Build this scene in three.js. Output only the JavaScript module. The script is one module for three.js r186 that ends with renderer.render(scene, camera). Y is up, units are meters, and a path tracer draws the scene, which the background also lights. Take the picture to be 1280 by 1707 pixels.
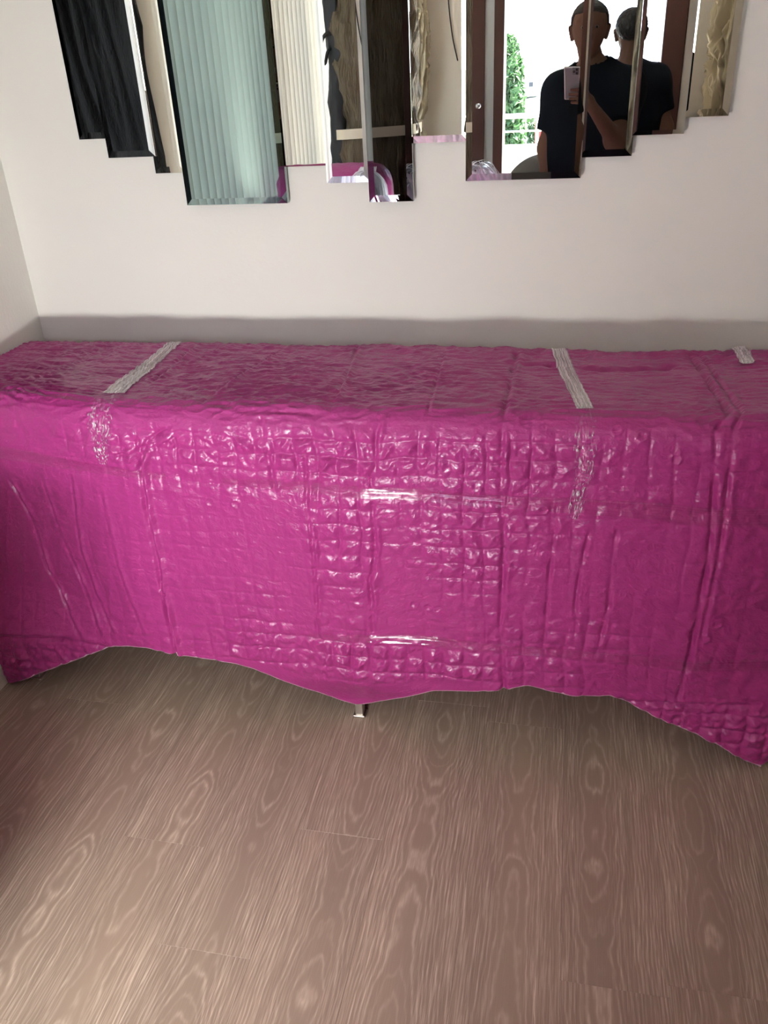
import * as THREE from 'three';
import { mergeGeometries } from 'three/addons/utils/BufferGeometryUtils.js';
import { RoundedBoxGeometry } from 'three/addons/geometries/RoundedBoxGeometry.js';
import { ImprovedNoise } from 'three/addons/math/ImprovedNoise.js';
import { RectAreaLightUniformsLib } from 'three/addons/lights/RectAreaLightUniformsLib.js';
RectAreaLightUniformsLib.init();

// ---------------------------------------------------------------- camera, sky, sun, exposure
const scene = new THREE.Scene();
const renderer = new THREE.WebGLRenderer({ antialias: true });
renderer.toneMapping = THREE.LinearToneMapping;
renderer.toneMappingExposure = 4;
renderer.shadowMap.enabled = true;
const EYE = new THREE.Vector3(0, 1.45, 2.1);            // the lens of the phone that took the picture
const camera = new THREE.PerspectiveCamera(63.92, 1280 / 1707, 0.05, 900);
camera.position.copy(EYE);
camera.rotation.set(-0.48222, 0.22743, -0.05227, 'YXZ');
scene.add(camera);

const SUN_TO = new THREE.Vector3(0.40, 1.25, 0.14).normalize();   // high summer sun, nearly over the balcony
const sun = new THREE.DirectionalLight(new THREE.Color(1, 0.955, 0.89), 27);
sun.position.copy(SUN_TO).multiplyScalar(30);
sun.castShadow = true;
sun.shadow.mapSize.set(2048, 2048);
Object.assign(sun.shadow.camera, { left: -14, right: 14, top: 14, bottom: -14, near: 1, far: 90 });
sun.name = 'sun';
scene.add(sun, sun.target);
{ // clear summer sky: white at the horizon, blue overhead, the same all the way round
  const W = 64, H = 128, d = new Float32Array(W * H * 4);
  for (let j = 0; j < H; j++) {
    const up = Math.max(0, Math.sin(((j + 0.5) / H - 0.5) * Math.PI)), k = Math.pow(1 - up, 3.2);
    const c = [0.34 + 1.5 * k, 0.56 + 1.42 * k, 1.0 + 1.15 * k];
    for (let i = 0; i < W; i++) { const o = (j * W + i) * 4; d[o] = c[0]; d[o + 1] = c[1]; d[o + 2] = c[2]; d[o + 3] = 1; }
  }
  const sky = new THREE.DataTexture(d, W, H, THREE.RGBAFormat, THREE.FloatType);
  sky.mapping = THREE.EquirectangularReflectionMapping; sky.magFilter = THREE.LinearFilter; sky.needsUpdate = true;
  scene.background = sky;
  scene.backgroundIntensity = 1.6;
}

const LAMP = { power: 178, turn: 0.72 };                 // the work lamp beside the photographer; its builder is with the chest

// ---------------------------------------------------------------- helpers
const perlin = new ImprovedNoise();
const N = (x, y, z = 0.37) => perlin.noise(x, y, z);
const sm = (a, b, x) => { const t = Math.min(1, Math.max(0, (x - a) / (b - a))); return t * t * (3 - 2 * t); };
const clamp = (x, a, b) => Math.min(b, Math.max(a, x));
const lerp = (a, b, t) => a + (b - a) * t;
const hash = (a, b = 0, c = 0) => { let h = Math.imul(a | 0, 374761393) ^ Math.imul(b | 0, 668265263) ^ Math.imul(c | 0, 974634721); h = Math.imul(h ^ (h >>> 13), 1274126177); return ((h ^ (h >>> 16)) >>> 0) / 4294967296; };
function rng(s) { return () => { s = (s + 0x6d2b79f5) | 0; let t = Math.imul(s ^ (s >>> 15), 1 | s); t = (t + Math.imul(t ^ (t >>> 7), 61 | t)) ^ t; return ((t ^ (t >>> 14)) >>> 0) / 4294967296; }; }
const taken = {};
const numbered = (n) => { const k = (taken[n] = (taken[n] ?? -1) + 1); return k ? `${n}_${String(k).padStart(3, '0')}` : n; };
function thing(name, label, category, at = [0, 0, 0], turn = 0, group) {
  const o = new THREE.Group(); o.name = numbered(name); o.position.set(...at); o.rotation.y = turn;
  o.userData = { label, category }; if (group) o.userData.group = group;
  scene.add(o); return o;
}
function part(parent, name, geo, mat, at, label) {
  const m = new THREE.Mesh(geo, mat); m.name = name; m.castShadow = m.receiveShadow = true;
  if (at) m.position.set(...at); if (label) m.userData.label = label;
  parent.add(m); return m;
}
function single(name, label, category, geo, mat, at, group) {
  const m = part(scene, numbered(name), geo, mat, at); m.userData = { label, category }; if (group) m.userData.group = group; return m;
}
function struct(name, geo, mat, at) { const m = part(scene, name, geo, mat, at); m.userData = { kind: 'structure' }; return m; }
function structGroup(name, at = [0, 0, 0]) { const g = new THREE.Group(); g.name = name; g.userData = { kind: 'structure' }; g.position.set(...at); scene.add(g); return g; }
const box = (x0, x1, y0, y1, z0, z1) => new THREE.BoxGeometry(x1 - x0, y1 - y0, z1 - z0).translate((x0 + x1) / 2, (y0 + y1) / 2, (z0 + z1) / 2);
const rbox = (x0, x1, y0, y1, z0, z1, r = 0.004) => new RoundedBoxGeometry(x1 - x0, y1 - y0, z1 - z0, 2, r).translate((x0 + x1) / 2, (y0 + y1) / 2, (z0 + z1) / 2);
const std = (color, roughness = 0.8, more = {}) => new THREE.MeshStandardMaterial({ color, roughness, ...more });
const phys = (more) => new THREE.MeshPhysicalMaterial(more);
function grid(nu, nv, f, uvf) { // a sheet of points f(i/nu, j/nv) -> [x, y, z]
  const p = new Float32Array((nu + 1) * (nv + 1) * 3), uv = new Float32Array((nu + 1) * (nv + 1) * 2), idx = new Uint32Array(nu * nv * 6);
  let k = 0;
  for (let j = 0; j <= nv; j++) for (let i = 0; i <= nu; i++, k++) {
    const q = f(i / nu, j / nv, i, j); p[k * 3] = q[0]; p[k * 3 + 1] = q[1]; p[k * 3 + 2] = q[2];
    const w = uvf ? uvf(i / nu, j / nv, i, j) : [i / nu, j / nv]; uv[k * 2] = w[0]; uv[k * 2 + 1] = w[1];
  }
  k = 0;
  for (let j = 0; j < nv; j++) for (let i = 0; i < nu; i++) { const a = j * (nu + 1) + i, b = a + 1, c = a + nu + 1, e = c + 1; idx[k++] = a; idx[k++] = c; idx[k++] = b; idx[k++] = b; idx[k++] = c; idx[k++] = e; }
  const g = new THREE.BufferGeometry();
  g.setAttribute('position', new THREE.BufferAttribute(p, 3)); g.setAttribute('uv', new THREE.BufferAttribute(uv, 2)); g.setIndex(new THREE.BufferAttribute(idx, 1));
  g.computeVertexNormals(); return g;
}
function tex(w, h, f, srgb = false) { // f(x, y) -> [r, g, b] in 0..1
  const d = new Uint8Array(w * h * 4);
  for (let y = 0; y < h; y++) for (let x = 0; x < w; x++) { const c = f(x, y), o = (y * w + x) * 4; for (let k = 0; k < 3; k++) d[o + k] = clamp(c[k] * 255, 0, 255); d[o + 3] = 255; }
  const t = new THREE.DataTexture(d, w, h); t.magFilter = THREE.LinearFilter; t.wrapS = t.wrapT = THREE.RepeatWrapping;
  if (srgb) t.colorSpace = THREE.SRGBColorSpace; t.needsUpdate = true; return t;
}
function vnoise(px, py, seed) { // value noise that repeats after px by py cells
  return (x, y) => {
    const ix = Math.floor(x), iy = Math.floor(y), fx = x - ix, fy = y - iy, s = fx * fx * (3 - 2 * fx), t = fy * fy * (3 - 2 * fy);
    const h = (a, b) => hash(((a % px) + px) % px, ((b % py) + py) % py, seed);
    return lerp(lerp(h(ix, iy), h(ix + 1, iy), s), lerp(h(ix, iy + 1), h(ix + 1, iy + 1), s), t) * 2 - 1;
  };
}
// naive surface nets over a signed distance field
function mesher(f, lo, hi, cell) {
  const nx = Math.ceil((hi[0] - lo[0]) / cell) + 1, ny = Math.ceil((hi[1] - lo[1]) / cell) + 1, nz = Math.ceil((hi[2] - lo[2]) / cell) + 1;
  const v = new Float32Array(nx * ny * nz), at = (i, j, k) => (k * ny + j) * nx + i;
  for (let k = 0; k < nz; k++) for (let j = 0; j < ny; j++) for (let i = 0; i < nx; i++) v[at(i, j, k)] = f(lo[0] + i * cell, lo[1] + j * cell, lo[2] + k * cell);
  const id = new Int32Array(nx * ny * nz).fill(-1), pos = [], idx = [];
  for (let k = 0; k < nz - 1; k++) for (let j = 0; j < ny - 1; j++) for (let i = 0; i < nx - 1; i++) {
    let n = 0, sx = 0, sy = 0, sz = 0;
    const c = (a) => v[at(i + (a & 1), j + ((a >> 1) & 1), k + ((a >> 2) & 1))];
    for (let a = 0; a < 8; a++) for (let b = 1; b < 8; b <<= 1) if (!(a & b)) {
      const p = c(a), q = c(a | b);
      if (p < 0 !== q < 0) { const t = p / (p - q); n++; sx += (a & 1) + (b === 1 ? t : 0); sy += ((a >> 1) & 1) + (b === 2 ? t : 0); sz += ((a >> 2) & 1) + (b === 4 ? t : 0); }
    }
    if (n) { id[at(i, j, k)] = pos.length / 3; pos.push(lo[0] + (i + sx / n) * cell, lo[1] + (j + sy / n) * cell, lo[2] + (k + sz / n) * cell); }
  }
  const quad = (a, b, c, d, flip) => { if (a < 0 || b < 0 || c < 0 || d < 0) return; flip ? idx.push(a, c, b, a, d, c) : idx.push(a, b, c, a, c, d); };
  for (let k = 1; k < nz - 1; k++) for (let j = 1; j < ny - 1; j++) for (let i = 1; i < nx - 1; i++) {
    const s = v[at(i, j, k)] < 0;
    if (s !== v[at(i + 1, j, k)] < 0) quad(id[at(i, j - 1, k - 1)], id[at(i, j, k - 1)], id[at(i, j, k)], id[at(i, j - 1, k)], !s);
    if (s !== v[at(i, j + 1, k)] < 0) quad(id[at(i - 1, j, k - 1)], id[at(i - 1, j, k)], id[at(i, j, k)], id[at(i, j, k - 1)], !s);
    if (s !== v[at(i, j, k + 1)] < 0) quad(id[at(i - 1, j - 1, k)], id[at(i, j - 1, k)], id[at(i, j, k)], id[at(i - 1, j, k)], !s);
  }
  const g = new THREE.BufferGeometry(); g.setAttribute('position', new THREE.Float32BufferAttribute(pos, 3)); g.setIndex(idx); g.computeVertexNormals(); return g;
}
const smin = (a, b, k) => { const h = Math.max(k - Math.abs(a - b), 0) / k; return Math.min(a, b) - h * h * k * 0.25; };
function cone(x, y, z, b) { // distance to a tapered capsule b = [ax, ay, az, ar, bx, by, bz, br]
  const dx = b[4] - b[0], dy = b[5] - b[1], dz = b[6] - b[2], px = x - b[0], py = y - b[1], pz = z - b[2];
  const t = clamp((px * dx + py * dy + pz * dz) / (dx * dx + dy * dy + dz * dz + 1e-9), 0, 1);
  return Math.hypot(px - t * dx, py - t * dy, pz - t * dz) - lerp(b[3], b[7], t);
}
const bones = (list, k) => (x, y, z) => { let d = 9; for (const b of list) d = smin(d, cone(x, y, z, b), k); return d; };

// ---------------------------------------------------------------- the room
const X0 = -1.474, X1 = 3.4, ZB = 4.1, TOP = 2.65;
const plasterBump = (() => { const a = vnoise(64, 64, 3), b = vnoise(256, 256, 4); return tex(512, 512, (x, y) => { const v = 0.5 + 0.25 * a(x / 8, y / 8) + 0.25 * b(x / 2, y / 2); return [v, v, v]; }); })();
const bumpAt = (t, r) => { const c = t.clone(); c.repeat.set(r, r); c.needsUpdate = true; return c; };
const wallMat = std(new THREE.Color(0.76, 0.72, 0.66), 0.92, { bumpMap: bumpAt(plasterBump, 3), bumpScale: 0.0004 });
const ceilMat = std(new THREE.Color(0.78, 0.75, 0.70), 0.95);
struct('wall_front', box(X0 - 0.2, X1 + 0.2, 0, TOP, -0.2, 0), wallMat);
const WIN = { z0: 1.0, z1: 3.75, y0: 0.62, y1: 2.3 };
struct('wall_left', mergeGeometries([box(X0 - 0.2, X0, 0, TOP, 0, WIN.z0), box(X0 - 0.2, X0, 0, TOP, WIN.z1, ZB), box(X0 - 0.2, X0, 0, WIN.y0, WIN.z0, WIN.z1), box(X0 - 0.2, X0, WIN.y1, TOP, WIN.z0, WIN.z1)]), wallMat);
struct('wall_right', box(X1, X1 + 0.2, 0, TOP, 0, ZB), wallMat);
struct('wall_back', mergeGeometries([box(X0 - 0.2, -0.7, 0, TOP, ZB, ZB + 0.2), box(0.66, X1 + 0.2, 0, TOP, ZB, ZB + 0.2), box(-0.7, 0.66, 2.3, TOP, ZB, ZB + 0.2)]), wallMat);
struct('ceiling', box(X0 - 0.2, X1 + 0.2, TOP, TOP + 0.2, -0.2, ZB + 0.2), ceilMat);

// limed oak planks, every board its own mesh
const floor = structGroup('floor');
part(floor, 'subfloor', box(X0 - 0.2, X1 + 0.2, -0.2, -0.012, -0.2, ZB + 0.2), std(0x5a4a3e, 0.9));
const PW = 0.19, PL = 1.38, TW = 256, TH = 1840;
function plankTexture(seed) {
  const r = rng(seed * 7919 + 5), u0 = (r() - 0.5) * 0.05, o = r() * 50, dir = r() < 0.5 ? -1 : 1, tone = 0.97 + 0.06 * r();
  const dd = new Float32Array(TH), uu = new Float32Array(TH);
  for (let y = 0; y < TH; y++) { const v = (y / TH) * PL; dd[y] = 0.05 + 0.045 * N(v * 1.5 * dir + o, 3.1) + 0.016 * N(v * 4.5 + o, 9.2) + 0.004 * N(v * 16, o); uu[y] = u0 + 0.016 * N(v * 1.3 + o, 7.7) + 0.003 * N(v * 9, o + 4); }
  return tex(TW, TH, (x, y) => {
    const u = (x / TW - 0.5) * PW, v = (y / TH) * PL, w = u - uu[y], d = Math.max(0.004, dd[y]);
    const rr = Math.hypot(w, d) + 0.0026 * N(u * 26 + o, v * 3.4) + 0.0016 * N(u * 80, v * 18 + o) + 0.0006 * N(u * 200, v * 60 + o);
    const ph = rr / 0.0054, fr = ph - Math.floor(ph), ring = hash(Math.floor(ph), seed);
    const edge = Math.exp(-Math.pow((fr - 0.5) / (0.11 + 0.1 * ring), 2)) * (0.3 + 0.7 * ring) * (0.55 + 0.45 * sm(-0.3, 0.3, N(u * 420, v * 26 + o, 5.5)));
    const fibre = N(u * 520, v * 11 + o) + 0.5 * N(u * 1100, v * 30 + o), pore = sm(0.08, 0.42, fibre) * (0.7 + 0.5 * N(u * 30, v * 5 + o));
    const broad = 0.05 * N(u * 18 + o, v * 1.4);
    const quiet = sm(0.012, 0.05, Math.abs(w));           // the heart of the cut is calmer than its sides
    const p = clamp(edge * 0.75 + pore * (0.1 + 0.52 * quiet), 0, 1);
    const dark = 0.07 * sm(0.2, 0.5, -fibre) * quiet;
    const k = (1 + broad - dark) * tone;
    return [lerp(0.565, 0.76, p) * k, lerp(0.485, 0.68, p) * k, lerp(0.425, 0.612, p) * k];
  }, true);
}
const plankMats = [...Array(8).keys()].map((s) => { const t = plankTexture(s + 1); return std(0xffffff, 0.46, { map: t, bumpMap: t, bumpScale: 0.00035 }); });
function plankGeometry(w, l) { // chamfered board, top at y = 0
  const b = 0.0005;
  const P = [], UV = [], I = [], xs = w / 2, zs = l / 2;
  const add = (x, y, z) => { P.push(x, y, z); UV.push(x / PW + 0.5, z / PL + 0.5); };
  for (const [x, z] of [[-1, -1], [1, -1], [1, 1], [-1, 1]]) add(x * (xs - b), 0, z * (zs - b));
  for (const [x, z] of [[-1, -1], [1, -1], [1, 1], [-1, 1]]) add(x * xs, -b, z * zs);
  for (const [x, z] of [[-1, -1], [1, -1], [1, 1], [-1, 1]]) add(x * xs, -0.012, z * zs);
  I.push(0, 2, 1, 0, 3, 2);
  for (let k = 0; k < 4; k++) { const n = (k + 1) % 4; I.push(k, n, k + 4, n, n + 4, k + 4, k + 4, n + 4, k + 8, n + 4, n + 8, k + 8); }
  const o = new THREE.BufferGeometry(); o.setAttribute('position', new THREE.Float32BufferAttribute(P, 3)); o.setAttribute('uv', new THREE.Float32BufferAttribute(UV, 2)); o.setIndex(I);
  const f = o.toNonIndexed(); f.computeVertexNormals(); return f;
}
{
  const cache = {}, r = rng(77), made = (l) => (cache[l.toFixed(3)] ??= plankGeometry(PW - 0.0002, l - 0.0002));
  const first = -0.70 - PW * 5;
  const joint = { 5: 1.207, 9: 1.148, 7: 0.44 };
  for (let c = 0, x = first; x < X1; c++, x = first + c * PW) {
    if (x + PW < X0) continue;
    let z = (joint[c] ?? r() * PL) - PL * 2;
    for (; z < ZB; z += PL) {
      const a = Math.max(z, -0.02), e = Math.min(z + PL, ZB + 0.1);
      if (e - a < 0.03) continue;
      const m = part(floor, 'plank', made(e - a), plankMats[Math.floor(r() * 8)], [x + PW / 2, 0, (a + e) / 2]);
      if (r() < 0.5) m.rotation.y = Math.PI;
    }
  }
  floor.children.forEach((m) => { if (m.name === 'plank') m.name = numbered('plank'); });
}

// ---------------------------------------------------------------- the wall mirror: twelve bevelled strips
const mirror = thing('wall_mirror', 'wide wall mirror of staggered upright cut-edge strips hanging over the wrapped sideboard', 'mirror');
const mirrorGlass = (r, g, b) => phys({ color: new THREE.Color(r, g, b), metalness: 1, roughness: 0.004 });
const G = { clear: mirrorGlass(0.9, 0.9, 0.88), bronze: mirrorGlass(0.86, 0.82, 0.72), teal: mirrorGlass(0.29, 0.365, 0.345), smoke: mirrorGlass(0.2, 0.2, 0.2), blue: mirrorGlass(0.78, 0.84, 0.86) };
function bevelled(x0, x1, y0, y1, zb, zf, b, drop) {
  const P = [], I = [], q = (a, bb, c, d) => { const n = P.length / 3; P.push(...a, ...bb, ...c, ...d); I.push(n, n + 1, n + 2, n, n + 2, n + 3); };
  const o = [[x0, y0, zf - drop], [x1, y0, zf - drop], [x1, y1, zf - drop], [x0, y1, zf - drop]], i = [[x0 + b, y0 + b, zf], [x1 - b, y0 + b, zf], [x1 - b, y1 - b, zf], [x0 + b, y1 - b, zf]], k = o.map(([x, y]) => [x, y, zb]);
  q(...i); q(k[3], k[2], k[1], k[0]);
  for (let a = 0; a < 4; a++) { const n = (a + 1) % 4; q(o[a], o[n], i[n], i[a]); q(k[a], k[n], o[n], o[a]); }
  const g = new THREE.BufferGeometry(); g.setAttribute('position', new THREE.Float32BufferAttribute(P, 3)); g.setIndex(I); g.computeVertexNormals(); return g;
}
part(mirror, 'backing_board', box(-1.19, 0.29, 1.42, 2.25, 0.001, 0.012), std(0x1c1a18, 0.8));
// x0, x1, bottom, layer, glass
[[-1.223, -1.135, 1.356, 0, 'clear'], [-1.149, -1.020, 1.311, 1, 'clear'], [-1.029, -0.945, 1.271, 0, 'bronze'], [-0.952, -0.684, 1.194, 2, 'teal'], [-0.700, -0.570, 1.277, 0, 'bronze', 0.003], [-0.580, -0.470, 1.237, 1, 'clear'],
  [-0.475, -0.366, 1.192, 2, 'smoke'], [-0.380, -0.235, 1.319, 0, 'bronze'], [-0.240, 0.024, 1.234, 2, 'clear'], [0.015, 0.133, 1.277, 1, 'blue'], [0.130, 0.239, 1.319, 2, 'clear', 0.009], [0.228, 0.328, 1.351, 1, 'bronze']]
  .forEach(([x0, x1, y0, layer, glass, cut = 0.015]) => part(mirror, numbered('mirror_strip'), bevelled(x0, x1, y0, 3.52 - y0, 0.012, 0.021 + 0.0045 * layer, cut, 0.0011), G[glass]));

// ---------------------------------------------------------------- the wrapped sideboard
const SB = { x0: -1.4715, x1: 0.535, zb: 0.075, yt: 0.848, r: 0.058 };
const outline = [[-1.475, 0.009], [-1.45, 0.018], [-1.372, 0.056], [-1.268, 0.107], [-1.168, 0.154], [-1.1, 0.187], [-1.006, 0.193], [-0.925, 0.182], [-0.827, 0.176], [-0.717, 0.162], [-0.641, 0.131], [-0.566, 0.094], [-0.506, 0.057], [-0.46, 0.044], [-0.413, 0.062], [-0.35, 0.095], [-0.26, 0.142], [-0.144, 0.16], [-0.032, 0.192], [0.064, 0.171], [0.158, 0.18], [0.241, 0.141], [0.337, 0.102], [0.407, 0.066], [0.464, 0.032], [0.512, 0.014], [0.54, 0.012]];
function along(list, x) { if (x <= list[0][0]) return list[0][1]; for (let i = 1; i < list.length; i++) if (x <= list[i][0]) return lerp(list[i - 1][1], list[i][1], (x - list[i - 1][0]) / (list[i][0] - list[i - 1][0])); return list[list.length - 1][1]; }
const yBottom = (x) => (along(outline, x - 0.008) + along(outline, x) + along(outline, x + 0.008)) / 3 + 0.002 * N(x * 24, 5.5);
function zFront(x, y) { // plan and section of the front before wrinkles
  const left = sm(-0.915, -1.47, x), right = sm(0.29, 0.6, x), c = Math.exp(-Math.pow((x + 0.46) / 0.2, 2));
  let z = 0.566;
  z -= left * lerp(0.07, 0.06, sm(0.55, 0.84, y)) * sm(0.17, 0.34, y) + 0.004 * left;
  z -= right * 0.05 * sm(0.05, 0.3, y);
  z -= 0.035 * sm(0.155, 0.05, y) * c;                                   // the leg wedge turns back under
  z += 0.006 * Math.sin((y - 0.2) * 4.6) - 0.004;
  return z + 0.006 * N(x * 2.6, y * 2.4, 1.7) + 0.003 * N(x * 7, y * 6, 4.2);
}
const yTop = (x, z) => SB.yt + 0.006 * N(x * 3, z * 4, 8.8) + 0.003 * N(x * 9, z * 10, 2.2) - 0.006 * sm(0.12, 0.075, z);
const seams = [ // [half width, depth, ridge beside it, [[x, q], ...]]; q runs down the front from the middle of the rounded edge, and back over the top below zero
  [0.005, 0.009, 0.010, [[-0.905, 0.06], [-0.912, 0.15], [-0.919, 0.27], [-0.917, 0.38], [-0.924, 0.48], [-0.921, 0.70]]],
  [0.004, 0.005, 0.004, [[-0.619, 0.0], [-0.601, 0.11], [-0.601, 0.17]]],
  [0.0035, 0.004, 0.003, [[-0.52, 0.06], [-0.527, 0.2], [-0.522, 0.31], [-0.535, 0.55], [-0.519, 0.6], [-0.53, 0.7]]],
  [0.004, 0.006, 0.004, [[-0.357, -0.01], [-0.366, 0.05], [-0.368, 0.10], [-0.379, 0.12], [-0.378, 0.30], [-0.388, 0.365], [-0.397, 0.38], [-0.395, 0.53]]],
  [0.0045, 0.006, 0.003, [[-0.105, -0.01], [-0.105, 0.14], [-0.096, 0.28], [-0.1, 0.5], [-0.085, 0.68]]],
  [0.003, 0.0045, 0.0008, [[0.011, 0.17], [0.002, 0.36], [0.0, 0.53]]],
  [0.0035, 0.005, 0.0008, [[0.08, 0.22], [0.066, 0.33], [0.061, 0.4], [0.066, 0.47], [0.062, 0.53]]],
  [0.0035, 0.005, 0.0008, [[0.134, 0.22], [0.128, 0.3], [0.131, 0.41], [0.115, 0.54]]],
  [0.0048, 0.007, 0.0035, [[0.293, -0.44], [0.327, -0.05], [0.298, 0.0], [0.317, 0.25], [0.312, 0.53], [0.3, 0.66]]],
  [0.0042, 0.005, 0.0025, [[0.318, -0.44], [0.352, -0.05], [0.33, 0.0], [0.337, 0.25], [0.327, 0.53]]],
  [0.004, 0.007, 0.005, [[-1.31, 0.2], [-1.267, 0.32], [-1.263, 0.46], [-1.189, 0.64]]],
  [0.004, 0.004, 0.005, [[-1.2, 0.19], [-1.188, 0.33], [-1.15, 0.52], [-1.13, 0.62]]],
  [0.004, 0.003, 0.004, [[-1.106, 0.17], [-1.135, 0.38], [-1.12, 0.5], [-1.09, 0.62]]],
  [0.004, 0.002, 0.003, [[-1.03, 0.2], [-1.03, 0.4], [-1.0, 0.62]]],
  [0.006, 0.008, 0.004, [[-1.47, 0.665], [-1.244, 0.65], [-1.13, 0.66], [-1.06, 0.67]]],
  [0.006, 0.006, 0.002, [[0.16, 0.675], [0.3, 0.665], [0.49, 0.66]]],
  [0.006, 0.006, 0.006, [[-0.951, -0.46], [-0.931, -0.12]]], [0.005, 0.006, 0.004, [[-0.105, -0.42], [-0.104, -0.01]]],
  [0.01, 0.007, 0.003, [[-0.13, -0.345], [0.0, -0.325], [0.09, -0.30], [0.262, -0.335]]],
  [0.004, 0.004, 0.004, [[-0.51, -0.47], [-0.465, -0.02]]], [0.004, 0.004, 0.004, [[-0.866, -0.43], [-0.999, -0.06]]],
  [0.004, 0.004, 0.003, [[-1.2, -0.42], [-1.24, -0.1]]], [0.004, 0.004, 0.003, [[-0.7, -0.44], [-0.76, -0.03]]], [0.003, 0.004, 0.002, [[-0.28, -0.4], [-0.26, -0.02]]],
  [0.004, 0.005, 0.004, [[-0.92, 0.14], [-0.88, 0.06], [-0.83, 0.03]]], [0.003, 0.004, 0.004, [[-0.98, 0.10], [-0.93, 0.1], [-0.89, 0.075]]],
];
const pops = [[-0.672, 0.652], [-0.756, 0.622], [-0.694, 0.622], [-0.297, 0.381], [-0.263, 0.378], [-0.441, 0.771], [-0.155, 0.796], [-0.398, 0.335], [-0.017, 0.644], [-0.073, 0.508], [0.164, 0.81], [0.116, 0.82], [0.357, 0.391], [0.23, 0.768], [0.338, 0.354], [-0.685, 0.226], [-0.83, 0.76], [-0.918, 0.36]].map(([x, y]) => [x, SB.yt - y - 0.02]);
const zones = [[-0.46, 0.07, 0.5, 0.04, 2.4], [-0.46, 0.3, 0.075, 0.3, 1.5], [-0.18, 0.25, 0.09, 0.13, 1.9], [-0.6, 0.12, 0.3, 0.06, 0.8], [-0.44, 0.615, 0.37, 0.055, 2.9], [-1.3, 0.74, 0.2, 0.06, 2.4], [0.42, 0.73, 0.2, 0.06, 2.0], [-0.02, 0.13, 0.1, 0.12, 0.8], [-1.05, 0.09, 0.16, 0.05, 1.2], [0.02, 0.55, 0.16, 0.1, 0.6], [-0.68, 0.5, 0.1, 0.12, 0.8]];
function creaseDepth(x, q) {
  let d = 0;
  for (const [w, depth, ridge, pts] of seams) {
    const qa = pts[0][1], qb = pts[pts.length - 1][1], xa = pts[0][0], xb = pts[pts.length - 1][0], flat = Math.abs(xb - xa) > Math.abs(qb - qa);
    if (x < Math.min(xa, xb) - 0.08 || x > Math.max(xa, xb) + 0.08 || q < Math.min(qa, qb) - 0.06 || q > Math.max(qa, qb) + 0.06) continue;
    let best = 1, side = 0, fade = 1;
    for (let i = 1; i < pts.length; i++) {
      const [ax, aq] = pts[i - 1], [bx, bq] = pts[i], ex = bx - ax, eq = bq - aq, t = clamp(((x - ax) * ex + (q - aq) * eq) / (ex * ex + eq * eq), 0, 1), dx = x - ax - ex * t, dq = q - aq - eq * t, m = Math.hypot(dx, dq);
      if (m < best) { best = m; side = flat ? -dq : dx; }
    }
    const t = flat ? (x - xa) / (xb - xa) : (q - qa) / (qb - qa);
    fade = sm(-0.03, 0.06, t) * sm(1.03, 0.94, t) * clamp(0.75 + 1.1 * N(x * 26, q * 20, w * 900), 0.15, 1.5);
    const jig = 0.0022 * N(x * 60, q * 60, 6.1) + 0.003 * N(x * 16, q * 24, 9.6); side += jig; best = Math.abs(best + jig * 0.8);
    d -= 1.25 * depth * fade * Math.exp(-(best / w) * (best / w));
    d += ridge * fade * Math.exp(-Math.pow((side - 2.4 * w) / (1.5 * w), 2)) * (best < 6 * w ? 1 : 0);
  }
  return d;
}
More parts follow.
